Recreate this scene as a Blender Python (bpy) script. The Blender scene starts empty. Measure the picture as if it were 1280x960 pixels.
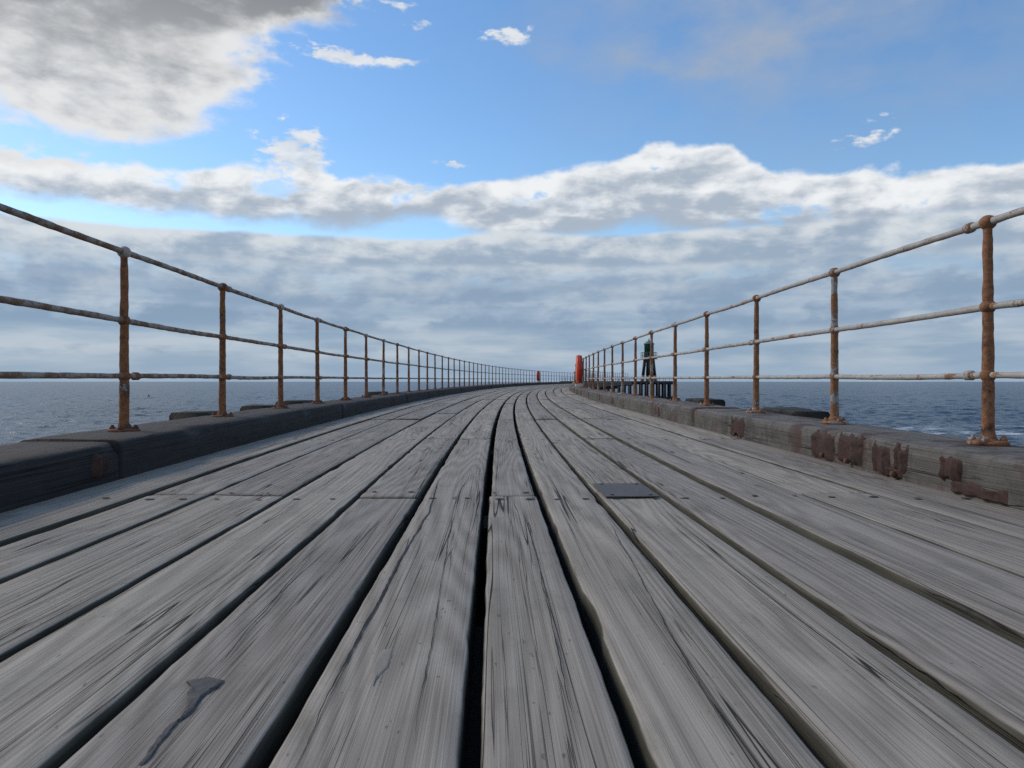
import bpy, bmesh, math, random
from mathutils import Vector, noise
random.seed(7)
PI = math.pi
S = bpy.context.scene
COL = S.collection

# ------------------------------------------------------------------ helpers
def tag(o, label=None, cat=None, group=None, kind=None):
    if label: o['label'] = label
    if cat: o['category'] = cat
    if group: o['group'] = group
    if kind: o['kind'] = kind
    return o

def empty(name, loc=(0, 0, 0), rz=0):
    o = bpy.data.objects.new(name, None)
    o.empty_display_size = 0.2
    COL.objects.link(o); o.location = loc; o.rotation_euler = (0, 0, rz)
    return o

def link(name, me, mats, parent=None, loc=None, smooth=True):
    o = bpy.data.objects.new(name, me)
    COL.objects.link(o)
    for m in (mats if isinstance(mats, (list, tuple)) else [mats]):
        if me.materials.find(m.name) < 0: me.materials.append(m)
    if parent: o.parent = parent
    if loc: o.location = loc
    return o

class MB:
    def __init__(s): s.v = []; s.f = []; s.uv = []; s.mi = []; s.sm = []
    def add(s, verts, faces, uvs=None, mi=0, smooth=True):
        b = len(s.v); s.v += [tuple(p) for p in verts]
        for k, f in enumerate(faces):
            s.f.append(tuple(b + i for i in f)); s.mi.append(mi); s.sm.append(smooth)
            s.uv.append([uvs[i] for i in f] if uvs else [(0, 0)] * len(f))
    def box(s, c, d, rz=0, mi=0, jit=0):
        cx, cy, cz = c; hx, hy, hz = d[0]/2, d[1]/2, d[2]/2
        vs = []
        for sz in (-1, 1):
            for sx, sy in ((-1, -1), (1, -1), (1, 1), (-1, 1)):
                x, y = sx*hx + random.uniform(-jit, jit), sy*hy + random.uniform(-jit, jit)
                vs.append((cx + x*math.cos(rz) - y*math.sin(rz), cy + x*math.sin(rz) + y*math.cos(rz), cz + sz*hz + random.uniform(-jit, jit)))
        s.add(vs, [(3, 2, 1, 0), (4, 5, 6, 7), (0, 1, 5, 4), (1, 2, 6, 5), (2, 3, 7, 6), (3, 0, 4, 7)], smooth=False, mi=mi)
    def tube(s, pts, radii, n=10, cap=True, mi=0, wob=0, seed=0):
        rings = []
        for i, p in enumerate(pts):
            p = Vector(p)
            a = Vector(pts[max(i-1, 0)]); b = Vector(pts[min(i+1, len(pts)-1)])
            t = (b - a).normalized()
            ref = Vector((0, 0, 1)) if abs(t.z) < .9 else Vector((1, 0, 0))
            u = t.cross(ref).normalized(); w = t.cross(u).normalized()
            r = radii[i] if isinstance(radii, (list, tuple)) else radii
            ring = []
            for k in range(n):
                an = 2*PI*k/n
                d = u*math.cos(an) + w*math.sin(an)
                q = p + d*r
                if wob: q = p + d*(r + wob*noise.noise(Vector((q.x*14 + seed, q.y*14, q.z*14))) + wob*.7*noise.noise(Vector((q.x*40 + seed, q.y*40, q.z*40))))
                ring.append(q)
            rings.append(ring)
        vs = [q for r in rings for q in r]; fs = []
        for i in range(len(rings)-1):
            for k in range(n):
                a = i*n + k; b = i*n + (k+1) % n
                fs.append((a, b, b + n, a + n))
        if cap:
            fs.append(tuple(range(n-1, -1, -1))); fs.append(tuple((len(rings)-1)*n + k for k in range(n)))
        s.add(vs, fs, mi=mi)
    def lathe(s, c, prof, n=16, axis='z', mi=0, wob=0, seed=0):
        vs = []; fs = []
        for (r, h) in prof:
            for k in range(n):
                a = 2*PI*k/n
                rr = r
                if axis == 'z': q = Vector((c[0] + rr*math.cos(a), c[1] + rr*math.sin(a), c[2] + h))
                elif axis == 'x': q = Vector((c[0] + h, c[1] + rr*math.cos(a), c[2] + rr*math.sin(a)))
                if wob and r > 1e-4:
                    dd = noise.noise(Vector((q.x*30 + seed, q.y*30, q.z*30)))*wob
                    if axis == 'z': q = q + Vector((math.cos(a)*dd, math.sin(a)*dd, dd*.4))
                vs.append(q)
        for i in range(len(prof)-1):
            for k in range(n):
                a = i*n + k; b = i*n + (k+1) % n
                fs.append((a, b, b+n, a+n) if axis == 'z' else (a, b, b+n, a+n))
        fs.append(tuple(range(n-1, -1, -1))); fs.append(tuple((len(prof)-1)*n + k for k in range(n)))
        s.add(vs, fs, mi=mi)
    def mesh(s, name):
        me = bpy.data.meshes.new(name)
        me.from_pydata(s.v, [], s.f)
        me.polygons.foreach_set('use_smooth', s.sm)
        me.polygons.foreach_set('material_index', s.mi)
        uvl = me.uv_layers.new(name='UVMap')
        flat = [c for f in s.uv for uv in f for c in uv]
        uvl.data.foreach_set('uv', flat)
        me.update(); 
        bm = bmesh.new(); bm.from_mesh(me); bmesh.ops.recalc_face_normals(bm, faces=bm.faces); bm.to_mesh(me); bm.free()
        return me
    def build(s, name, mats, parent=None, loc=None):
        me = s.mesh(name)
        for m in (mats if isinstance(mats, (list, tuple)) else [mats]): me.materials.append(m)
        o = bpy.data.objects.new(name, me); COL.objects.link(o)
        if parent: o.parent = parent
        if loc: o.location = loc
        return o

# ------------------------------------------------------------------ node helpers
class NT:
    def __init__(s, nt): s.nt = nt
    def node(s, t, **kw):
        n = s.nt.nodes.new(t)
        for k, v in kw.items(): setattr(n, k, v)
        return n
    def put(s, sock, v):
        if isinstance(v, bpy.types.NodeSocket): s.nt.links.new(v, sock)
        elif v is not None:
            if sock.type == 'RGBA' and len(v) == 3: v = (*v, 1)
            sock.default_value = v
    def m(s, op, a, b=None, c=None, clamp=False):
        n = s.node('ShaderNodeMath', operation=op, use_clamp=clamp)
        s.put(n.inputs[0], a)
        if b is not None: s.put(n.inputs[1], b)
        if c is not None: s.put(n.inputs[2], c)
        return n.outputs[0]
    def mr(s, v, a, b, c=0., d=1., smooth=False):
        n = s.node('ShaderNodeMapRange', interpolation_type='SMOOTHSTEP' if smooth else 'LINEAR')
        for i, q in enumerate((v, a, b, c, d)): s.put(n.inputs[i], q)
        return n.outputs[0]
    def mix(s, f, a, b, mode='MIX'):
        n = s.node('ShaderNodeMix', data_type='RGBA', blend_type=mode)
        s.put(n.inputs[0], f); s.put(n.inputs[6], a); s.put(n.inputs[7], b)
        return n.outputs[2]
    def vec(s, x, y, z=0.):
        n = s.node('ShaderNodeCombineXYZ')
        s.put(n.inputs[0], x); s.put(n.inputs[1], y); s.put(n.inputs[2], z)
        return n.outputs[0]
    def sep(s, v):
        n = s.node('ShaderNodeSeparateXYZ'); s.put(n.inputs[0], v); return n.outputs
    def noise(s, vec, scale=1., detail=4., rough=.5, dist=0., dim='3D'):
        n = s.node('ShaderNodeTexNoise', noise_dimensions=dim)
        s.put(n.inputs['Vector'], vec); n.inputs['Scale'].default_value = scale
        n.inputs['Detail'].default_value = detail; n.inputs['Roughness'].default_value = rough
        n.inputs['Distortion'].default_value = dist
        return n.outputs[0]
    def bump(s, h, strength=1., dist=.01, normal=None):
        n = s.node('ShaderNodeBump'); s.put(n.inputs['Height'], h)
        n.inputs['Strength'].default_value = strength; n.inputs['Distance'].default_value = dist
        if normal: s.put(n.inputs['Normal'], normal)
        return n.outputs[0]

def material(name):
    m = bpy.data.materials.new(name); m.use_nodes = True
    n = NT(m.node_tree); b = m.node_tree.nodes['Principled BSDF']
    return m, n, b

def wood(name, dark, light, side, crack_c=(.012, .011, .01), crack_amt=1., green=(.10, .10, .075), spec=.25, worn=.5, rings=True):
    m, n, b = material(name)
    uv = n.node('ShaderNodeUVMap').outputs[0]
    oi = n.node('ShaderNodeObjectInfo')
    rnd = oi.outputs['Random']
    U, V, _ = n.sep(uv)
    r1 = n.m('MULTIPLY', rnd, 37.3)
    warp = n.noise(n.vec(n.m('MULTIPLY', U, .7), n.m('MULTIPLY', V, 5.), r1), 1., 1.)
    Vw = n.m('ADD', V, n.m('MULTIPLY', n.m('SUBTRACT', warp, .5), .014))
    fine = n.noise(n.vec(n.m('MULTIPLY', U, 2.2), n.m('MULTIPLY', Vw, 420.), r1), 1., 2., .65)
    mid = n.noise(n.vec(n.m('MULTIPLY', U, .5), n.m('MULTIPLY', Vw, 130.), r1), 1., 3., .7)
    broad = n.noise(n.vec(n.m('MULTIPLY', U, .5), n.m('MULTIPLY', V, 8.), r1), 1., 3., .55)
    blot = n.noise(n.vec(U, n.m('MULTIPLY', V, 1.6), r1), 5., 4., .65)
    ringf = n.noise(n.vec(n.m('MULTIPLY', U, .22), n.m('MULTIPLY', V, 3.2), r1), 1., 1., .4)
    ring = n.mr(n.m('SINE', n.m('MULTIPLY', ringf, 170.)), -1., 1.)
    cf = n.noise(n.vec(n.m('MULTIPLY', U, .26), n.m('MULTIPLY', Vw, 15.), n.m('ADD', r1, 5.)), 1., 2., .42)
    cr = n.mr(n.m('ABSOLUTE', n.m('SUBTRACT', cf, .5)), .002, .0075, 1., 0.)
    crack = n.m('MULTIPLY', cr, n.mr(broad, .47, .54))
    cf2 = n.noise(n.vec(n.m('MULTIPLY', U, .42), n.m('MULTIPLY', Vw, 62.), n.m('ADD', r1, 9.)), 1., 2., .5)
    cr2 = n.mr(n.m('ABSOLUTE', n.m('SUBTRACT', cf2, .5)), .003, .014, 1., 0.)
    crack2 = n.m('MULTIPLY', n.m('MULTIPLY', cr2, n.mr(broad, .46, .56)), .6)
    crack = n.m('MULTIPLY', n.m('MAXIMUM', crack, crack2), crack_amt, clamp=True)
    g = n.m('ADD', n.m('MULTIPLY', mid, .45), n.m('MULTIPLY', fine, .55))
    if rings: g = n.m('ADD', n.m('MULTIPLY', g, .86), n.m('MULTIPLY', ring, .12))
    col = n.mix(n.mr(g, .34, .66), dark, light)
    tone = n.mr(rnd, 0., 1., .84, 1.12)
    col = n.mix(1., col, n.vec(tone, tone, n.m('MULTIPLY', tone, n.mr(rnd, 0., 1., 1.02, .96))), 'MULTIPLY')
    col = n.mix(n.mr(broad, .4, .7, 0., .32), col, n.mix(.5, dark, (.20, .17, .135)))
    col = n.mix(n.mr(blot, .52, .72, 0., .30), col, green)
    speck = n.mr(n.noise(n.vec(n.m('MULTIPLY', U, 30.), n.m('MULTIPLY', V, 75.), r1), 1., 2.), .70, .76)
    col = n.mix(n.m('MULTIPLY', speck, .55), col, (.05, .048, .042))
    # algae and tar on the sawn sides
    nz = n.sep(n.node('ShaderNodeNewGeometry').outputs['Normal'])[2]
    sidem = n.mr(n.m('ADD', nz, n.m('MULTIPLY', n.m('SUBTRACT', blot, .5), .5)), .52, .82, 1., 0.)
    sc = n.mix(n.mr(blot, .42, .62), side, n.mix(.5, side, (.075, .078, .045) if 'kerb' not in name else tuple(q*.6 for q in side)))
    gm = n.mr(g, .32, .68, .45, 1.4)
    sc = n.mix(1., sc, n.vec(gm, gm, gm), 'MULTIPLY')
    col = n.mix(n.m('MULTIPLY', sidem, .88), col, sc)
    if name == 'weathered_kerb':
        st = n.noise(n.vec(n.m('MULTIPLY', U, 2.6), n.m('MULTIPLY', V, 2.2), 7.), 1., 5., .7)
        col = n.mix(n.mr(st, .50, .60, 0., .85), col, (.075, .043, .034))
        col = n.mix(n.mr(st, .46, .36, 0., .6), col, (.045, .045, .038))
    col = n.mix(n.m('MULTIPLY', crack, .93), col, crack_c)
    n.put(b.inputs['Base Color'], col)
    n.put(b.inputs['Roughness'], n.mr(g, .3, .7, .88, .68))
    b.inputs['Specular IOR Level'].default_value = spec
    h = n.m('ADD', n.m('MULTIPLY', g, .5), n.m('MULTIPLY', crack, -1.1))
    h = n.m('ADD', h, n.m('MULTIPLY', blot, .12))
    n.put(b.inputs['Normal'], n.bump(h, 1., .0036))
    return m

def rust(name, paint_lo, paint_hi, paint=(.42, .42, .40), base=(.32, .15, .068), dk=(.055, .026, .018), sc=1., hot=(.42, .22, .09)):
    """corroded iron with remains of pale paint; paint amount differs by object"""
    m, n, b = material(name)
    tc = n.node('ShaderNodeTexCoord').outputs['Object']
    rnd = n.node('ShaderNodeObjectInfo').outputs['Random']
    x, y, z = n.sep(tc)
    r1 = n.m('MULTIPLY', rnd, 31.)
    v = n.vec(n.m('ADD', x, r1), y, z)
    a = n.noise(v, 9.*sc, 6., .65); c = n.noise(v, 38.*sc, 5., .7); e = n.noise(v, 150.*sc, 3., .6)
    col = n.mix(n.mr(c, .38, .62), base, tuple(q*.55 for q in base))
    col = n.mix(n.mr(a, .52, .66), col, dk)
    col = n.mix(n.mr(e, .58, .72, 0., .7), col, hot)
    thr = n.mr(rnd, 0., 1., paint_lo, paint_hi)
    pm = n.m('ADD', n.m('MULTIPLY', n.noise(v, 4.5*sc, 5., .6), .62), n.m('MULTIPLY', c, .38))
    pmask = n.mr(n.m('SUBTRACT', pm, thr), -.012, .018)
    pc = n.mix(n.mr(a, .3, .7), paint, tuple(q*.62 for q in paint))
    pc = n.mix(n.mr(e, .5, .75, 0., .55), pc, (.30, .17, .08))
    col = n.mix(pmask, col, pc)
    n.put(b.inputs['Base Color'], col)
    n.put(b.inputs['Roughness'], n.mr(pmask, 0., 1., .9, .55))
    h = n.m('ADD', n.m('MULTIPLY', c, .5), n.m('ADD', n.m('MULTIPLY', e, .25), n.m('MULTIPLY', pmask, .35)))
    n.put(b.inputs['Normal'], n.bump(h, .9, .004))
    return m

def plain(name, colr, rough=.7, var=.25, sc=8., metal=0.):
    m, n, b = material(name)
    tc = n.node('ShaderNodeTexCoord').outputs['Object']
    a = n.noise(tc, sc, 6., .65)
    n.put(b.inputs['Base Color'], n.mix(n.mr(a, .3, .7), tuple(q*(1-var) for q in colr), tuple(min(1, q*(1+var)) for q in colr)))
    b.inputs['Roughness'].default_value = rough; b.inputs['Metallic'].default_value = metal
    n.put(b.inputs['Normal'], n.bump(a, .5, .01))
    return m

M_PLANK = wood('weathered_plank', (.225, .197, .160), (.49, .437, .362), (.045, .045, .034))
M_KERB_R = wood('weathered_kerb', (.09, .083, .072), (.25, .232, .205), (.135, .125, .11), green=(.09, .085, .075), crack_amt=1., rings=False)
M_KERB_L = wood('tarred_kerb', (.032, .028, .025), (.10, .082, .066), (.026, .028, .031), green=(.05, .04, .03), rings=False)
M_DARKW = wood('dark_timber', (.022, .021, .02), (.075, .07, .06), (.022, .022, .022), green=(.04, .045, .03), rings=False)
M_POST = rust('rusted_post', .66, .50, sc=1.)
M_POSTR = rust('bare_rusted_post', .70, .70, base=(.33, .15, .075))
M_POSTL = rust('rusted_post_left', .64, .56, base=(.30, .13, .055))
M_RAIL = rust('painted_rail', .43, .43, paint=(.50, .475, .43), sc=1.8)
M_RAILL = rust('brown_rail', .49, .49, paint=(.40, .35, .29), base=(.26, .15, .09), dk=(.11, .06, .04), sc=2.2)
M_RUST = rust('rusted_iron', .62, .58, base=(.17, .075, .04), dk=(.04, .022, .02))
M_RUSTD = rust('dark_rusted_iron', .8, .8, base=(.070, .036, .028), dk=(.020, .014, .013), sc=1.6, hot=(.12, .065, .045))
M_NAIL = plain('old_nail', (.022, .019, .017), .8)
M_PLATE = plain('grey_steel_plate', (.10, .097, .095), .8, .12, 30., 0.)
M_TARP = plain('tar_filler', (.105, .10, .095), .95, .25, 60.)
M_ORANGE = plain('orange_plastic', (.80, .085, .02), .4, .1, 3.)
M_ORANGED = plain('dark_orange_plastic', (.42, .03, .012), .45, .15, 3.)  # deeper, redder tone for the back shell
M_WHITE = plain('white_paint', (.55, .54, .50), .6, .25, 6.)
M_GREEN = plain('green_lantern_paint', (.012, .085, .05), .4, .25, 1.)
M_DGREEN = plain('dark_painted_timber', (.018, .022, .022), .7, .3, 1.)
M_PALEP = plain('pale_painted_timber', (.34, .27, .21), .7, .25, 1.)
M_PILE = plain('black_pile', (.020, .022, .028), .8, .4, .8)
M_YELLOW = plain('yellow_paint', (.35, .24, .05), .6, .3, 4.)
M_LAMP = plain('lantern_glass', (.25, .33, .33), .15, .2, 1.)

# ------------------------------------------------------------------ plan of the pier
def c0(y):
    return (y-11.5)**2/750*(1 + max(0, y-40)*.0027) - .165
def head(y):
    return math.atan((c0(y+.05)-c0(y-.05))/.1)
def rise(y): return .0032*max(y, -5)
def oL(y): return 2.47 - .4*math.exp(-max(y, 2.9)/8)
def oR(y): return 2.46 - .05*math.exp(-max(0, y-3.69)/1.5)
KH = .20
def at(y, off, z=0.):                       # a point at offset off across the pier
    t = head(y)
    k = min(1, max(0, (y-18)/20))           # the normal turns in with the bend
    return Vector((c0(y) + off*(1-k+k*math.cos(t)), y - off*math.sin(t)*k, z + rise(y)))
Y0, Y1 = -1.6, 108.

# ------------------------------------------------------------------ deck
deck = empty('pier_deck')
tag(deck, 'curving pier deck of wide weathered grey planks with open gaps', None, None, 'structure')
B = [-1.99, -1.52, -1.24, -.89, -.56, -.28, 0., .245, .50, .80, 1.09, 1.42, 1.76, 2.20]
def boff(b, y):
    s = (oL(y)-.28)/1.91 if b < 0 else 1.
    return b*s - .045
JO = [3.35 + 3.2*k for k in range(-2, 34)]
def steps(a, b):
    ys = [a]; y = a
    while y < b - 1e-6:
        d = .03 if y < 3 else .05 if y < 7 else .12 if y < 16 else .3 if y < 40 else .8
        y = min(b, y+d)
        if b-y < d*.3: y = b
        ys.append(y)
    return ys
def plank_into(mb, r, ya, yb, seed, zj, tilt, wl, wr, low=False):
    gapL = .0135 if B[r] not in (0.,) else .022
    gapR = .0135 if B[r+1] != 0. else .017
    if B[r+1] == 0.: gapR = .010
    T = .105
    rc = .011
    if low or ya > 30: prof = [(0, -T), (0, -rc), (.3, None), (.7, None), (1, -rc), (1, -T)]
    ys = steps(ya + .003, yb - .003)
    NT_ = 4 if ya > 12 else 9
    vs = []; uvs = []; rows = 0
    for i, y in enumerate(ys):
        e1 = .0018*noise.noise(Vector((y*1.1, r*7.3, seed))) + .0026*noise.noise(Vector((y*7, r*3.1, seed+4))) + .0012*noise.noise(Vector((y*26, r*3.1, seed+9)))
        e2 = .0018*noise.noise(Vector((y*1.1, r*7.3+3, seed))) + .0026*noise.noise(Vector((y*7, r*3.1+3, seed+4))) + .0012*noise.noise(Vector((y*26, r*3.1+3, seed+9)))
        chip = max(0, noise.noise(Vector((y*3.3, r*5.5, seed+20)))-.47)*.03
        chip2 = max(0, noise.noise(Vector((y*3.3, r*5.5+9, seed+20)))-.47)*.03
        a = boff(B[r], y) + gapL + e1 + wl + chip; b = boff(B[r+1], y) - gapR + e2 - wr - chip2
        endd = 0
        dd = min(y-ya, yb-y)
        if dd < .012: endd = .004
        row = [(a - .002, -T), (a + .001, -T*.5), (a, -.012), (a + .0015, -.0035), (a + .0065, -.0006)]
        for k in range(1, NT_):
            f = k/NT_
            row.append((a + .0065 + (b-a-.013)*f, .0011*noise.noise(Vector((y*2.2, f*5+r, seed+30))) + .0015*math.sin(f*PI)*(1 if seed % 2 else -1)))
        row += [(b - .0065, -.0006), (b - .0015, -.0035), (b, -.012), (b - .001, -T*.5), (b + .002, -T)]
        rows = len(row)
        acc = 0
        for j, (o, z) in enumerate(row):
            p = at(y, o, z - endd + zj + tilt*(o - (a+b)/2))
            vs.append(p)
            cen = boff((B[r]+B[r+1])/2, y)
            acc = (o - cen) + ((z + .012) if o < cen and z < -.012 else (-z - .012) if z < -.012 else 0)
            uvs.append((y + seed*3.7, acc + r*1.7 + seed*.31))
    fs = []
    for i in range(len(ys)-1):
        for j in range(rows-1):
            q = i*rows + j
            fs.append((q, q+1, q+1+rows, q+rows))
    fs.append(tuple(range(rows-1, -1, -1)))
    fs.append(tuple((len(ys)-1)*rows + j for j in range(rows)))
    mb.add(vs, fs, uvs)
    # nail heads in their worn hollows, a pair either side of every joist line
    for J in JO:
        for s_ in (-.085, .085):
            yn = J + s_ + random.uniform(-.02, .02)
            if not (ya+.02 < yn < yb-.02) or yn > 34: continue
            nearj = abs(ya-J) < .3 or abs(yb-J) < .3
            if not nearj and s_ > 0: continue
            for f in (.22, .77):
                f += random.uniform(-.06, .06)
                o = boff(B[r], yn)*(1-f) + boff(B[r+1], yn)*f
                pts = []; n_ = 11
                rr = random.uniform(.010, .0165); el = random.uniform(.9, 1.7)
                for k in range(n_):
                    an = 2*PI*k/n_; q = rr*random.uniform(.75, 1.2)
                    pts.append(at(yn + math.sin(an)*q*1.1, o + math.cos(an)*q*el, zj + .0036 + tilt*(o-(boff(B[r], yn)+boff(B[r+1], yn))/2)))
                mb.add(pts, [tuple(range(n_))], [(0, 0)]*n_, mi=1)
JOINT = {0: [12.95], 1: [3.42, 9.75], 2: [3.42, 9.75], 3: [8.2], 4: [3.30, 6.55, 12.95], 5: [6.55], 6: [3.37, 9.75], 7: [12.95], 8: [3.5, 9.75],
         9: [6.55], 10: [9.75], 11: [3.42, 9.75], 12: [6.55]}
segs = []
for r in range(13):
    js = list(JOINT[r]); y = js[-1]
    while y < Y1 - 7:
        y += 6.4 if random.random() < .8 else 3.2
        js.append(y)
    ed = [Y0] + js + [Y1]
    for a, b in zip(ed[:-1], ed[1:]): segs.append((a, b, r))
segs.sort(key=lambda t: t[0])
farmb = MB()
for i, (a, b, r) in enumerate(segs):
    rs = random.Random(i*13+5)
    zj = rs.uniform(-.006, .006); tilt = rs.uniform(-.02, .02)
    if a < 3 and r in (4, 5, 6, 9): zj = 0; tilt = 0
    if r == 11 and a > 3: zj = -.002
    if r == 10: zj = .010
    if r == 11 and a < 3: zj = .004
    wl = rs.uniform(-.002, .004); wr = rs.uniform(-.002, .004)
    if r == 6 and a > 3: wl += .006; wr += .004
    if i < 100:
        mb = MB(); plank_into(mb, r, a, b, i, zj, tilt, wl, wr)
        mb.build('plank', [M_PLANK, M_NAIL], deck)
    else:
        plank_into(farmb, r, a, b, i, zj, tilt, wl, wr)
o = farmb.build('plank', [M_PLANK, M_NAIL], deck); tag(o, kind='stuff')

for k, J in enumerate(JO):
    if J > 40: break
    mb = MB()
    p = at(J, 0); t = -head(J)
    mb.box((p.x, p.y, p.z - .105 - .16), (5.3, .30, .30), t)
    mb.build('joist', M_DARKW, deck)
mb = MB()
for J in JO:
    if J > 40:
        p = at(J, 0); mb.box((p.x, p.y, p.z-.265), (5.3, .3, .3), -head(J))
tag(mb.build('joist', M_DARKW, deck), kind='stuff')
for off in (-1.75, -.85, -.02, .88, 1.8):  # girders added under the joists to hide the sea and darken the gaps
    mb = MB(); pts = []
    ys = [Y0 + .5 + 2*k for k in range(52)]
    vs = []
    for y in ys:
        for o_, z_ in ((off-.17, -.75), (off-.17, -.415), (off+.17, -.415), (off+.17, -.75)): vs.append(at(y, o_, z_))
    fs = [(i*4+j, i*4+(j+1) % 4, i*4+4+(j+1) % 4, i*4+4+j) for i in range(len(ys)-1) for j in range(4)] + [(3, 2, 1, 0), tuple(len(vs)-4+j for j in range(4))]
    mb.add(vs, fs, smooth=False); mb.build('added_stringer', M_DARKW, deck)
mb = MB(); mb.box((0, 1.75, -.30), (5.2, .9, .2), 0, jit=.01); mb.build('cap_beam', wood('cap_timber', (.05, .04, .03), (.15, .12, .08), (.06, .05, .04), green=(.09, .09, .04)), deck)

# steel repair plate, filler, knot
for sy in (3.33, 3.67):
    for sx in (.565, .735):
        pp = at(sy, sx-.045, .0075); mb = MB(); mb.lathe(pp, [(.009, 0), (.0085, .0025), (.003, .0032)], 9); mb.build('screw', M_NAIL, deck)
mb = MB()
P = []
ya, yb = 3.29, 3.71
vs = []; uv = []
for y, o in ((ya, .53), (ya+.01, .77), (yb, .765), (yb-.01, .525)):
    vs.append(at(y, o - .045, .0075)); 
for y, o in ((ya, .53), (ya+.01, .77), (yb, .765), (yb-.01, .525)):
    vs.append(at(y, o - .045, .003))
mb.add(vs, [(0, 1, 2, 3), (7, 6, 5, 4), (0, 4, 5, 1), (1, 5, 6, 2), (2, 6, 7, 3), (3, 7, 4, 0)], smooth=False)
tag(mb.build('repair_plate', M_PLATE, deck), 'flat grey steel plate patched over the planks')

def blob_patch(outline, z0, th, name, mat, label):
    """low raised lump with an uneven rim from a closed outline (x, y)"""
    mb = MB(); n_ = len(outline)
    cx = sum(p[0] for p in outline)/n_; cy = sum(p[1] for p in outline)/n_
    vs = []
    for f, z in ((1, 0), (.93, th*.8), (.6, th), (.3, th*.9)):
        for (x, y) in outline:
            q = Vector((cx + (x-cx)*f, cy + (y-cy)*f, 0))
            vs.append((q.x, q.y, z0 + z + th*.3*noise.noise(q*60)))
    fs = []
    for i in range(3):
        for k in range(n_):
            a = i*n_+k; b = i*n_+(k+1) % n_
            fs.append((a, b, b+n_, a+n_))
    fs.append(tuple(3*n_+k for k in range(n_)))
    mb.add(vs, fs); tag(mb.build(name, mat, deck), label)

HC = .52; F = 940.
M_SPLIT = plain('dark_split', (.02, .018, .016), .9)
def ground(px, py, z=0.):
    d = (HC - z)*F/(py-477.)
    for _ in range(6): d = (HC - z - rise(d))*F/(py-477.)
    return ((px-640)/F*d, d)
def outline_from(pts, z):
    pts = [ground(px, py, z) for px, py in pts]; out = []
    for i in range(len(pts)):
        a = pts[i]; b = pts[(i+1) % len(pts)]
        for k in range(4):
            f = k/4; x = a[0]*(1-f)+b[0]*f; y = a[1]*(1-f)+b[1]*f
            q = Vector((x*45, y*45, 0))
            out.append((x + .003*noise.noise(q), y + .004*noise.noise(q + Vector((9, 0, 0)))))
    return out
blob_patch(outline_from([(232, 849), (246, 846), (262, 844), (279, 848), (274, 856), (262, 862), (255, 866), (249, 874), (243, 884), (238, 890), (233, 894), (222, 901), (232, 885), (234, 872), (233, 864), (238, 857)], .004), .0035, .0042, 'filler_patch', M_TARP, 'dark grey tar filler in a split plank')
blob_patch(outline_from([(222, 901), (214, 908), (204, 921), (193, 936), (180, 952), (174, 953), (186, 934), (198, 918), (210, 904), (226, 893)], .004), .0028, .0025, 'filler_patch', M_TARP, 'thin streak of tar filler running down a plank')
blob_patch(outline_from([(472, 812), (480, 804), (493, 803), (493, 818), (488, 834), (476, 847), (465, 862), (460, 846), (462, 830)], .003), .0022, .0012, 'split', M_SPLIT, 'dark torn rim round a lifted splinter')
def split(px, w):
    pts = [Vector((*ground(a, b, .003), 0)) for a, b in px]; dense = []
    for a, b in zip(pts[:-1], pts[1:]):
        n_ = max(2, int((b-a).length/.012))
        for k in range(n_): dense.append(a.lerp(b, k/n_))
    dense.append(pts[-1]); vs = []; m_ = len(dense)
    for i, p in enumerate(dense):
        t = i/(m_-1); ww = w*min(1, t*6, (1-t)*6)*(.55 + .9*abs(noise.noise(Vector((p.y*9, p.x*3, w*900)))))
        sx = .0035*noise.noise(Vector((p.y*6, 5, w*500))) + .0018*noise.noise(Vector((p.y*28, 5, w*500)))
        for s_ in (-1, 1): vs.append((p.x + sx + s_*ww/2, p.y, .0030 + rise(p.y)))
    mb = MB(); mb.add(vs, [(2*i, 2*i+1, 2*i+3, 2*i+2) for i in range(m_-1)], smooth=False)
    tag(mb.build('split', M_SPLIT, deck), 'long dark split running along a near plank')
split([(549, 596), (536, 640), (500, 700), (468, 762), (440, 812), (404, 880), (374, 955)], .0065)
split([(655, 635), (672, 700), (690, 780), (706, 860), (730, 955)], .0028)
split([(264, 842), (300, 798), (335, 759), (372, 715), (392, 690)], .0034)
split([(566, 640), (553, 720), (540, 800), (520, 900), (512, 955)], .0022)
split([(760, 650), (800, 720), (842, 800), (900, 900), (925, 950)], .0026)
M_KNOT = wood('raised_knot', (.27, .24, .20), (.56, .51, .44), (.3, .27, .23))
blob_patch(outline_from([(473, 816), (480, 808), (491, 807), (490, 818), (485, 832), (474, 843), (465, 856), (463, 845), (465, 830)], .006), .004, .003, 'splinter', M_KNOT, 'lifted oval splinter of paler wood')

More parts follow.
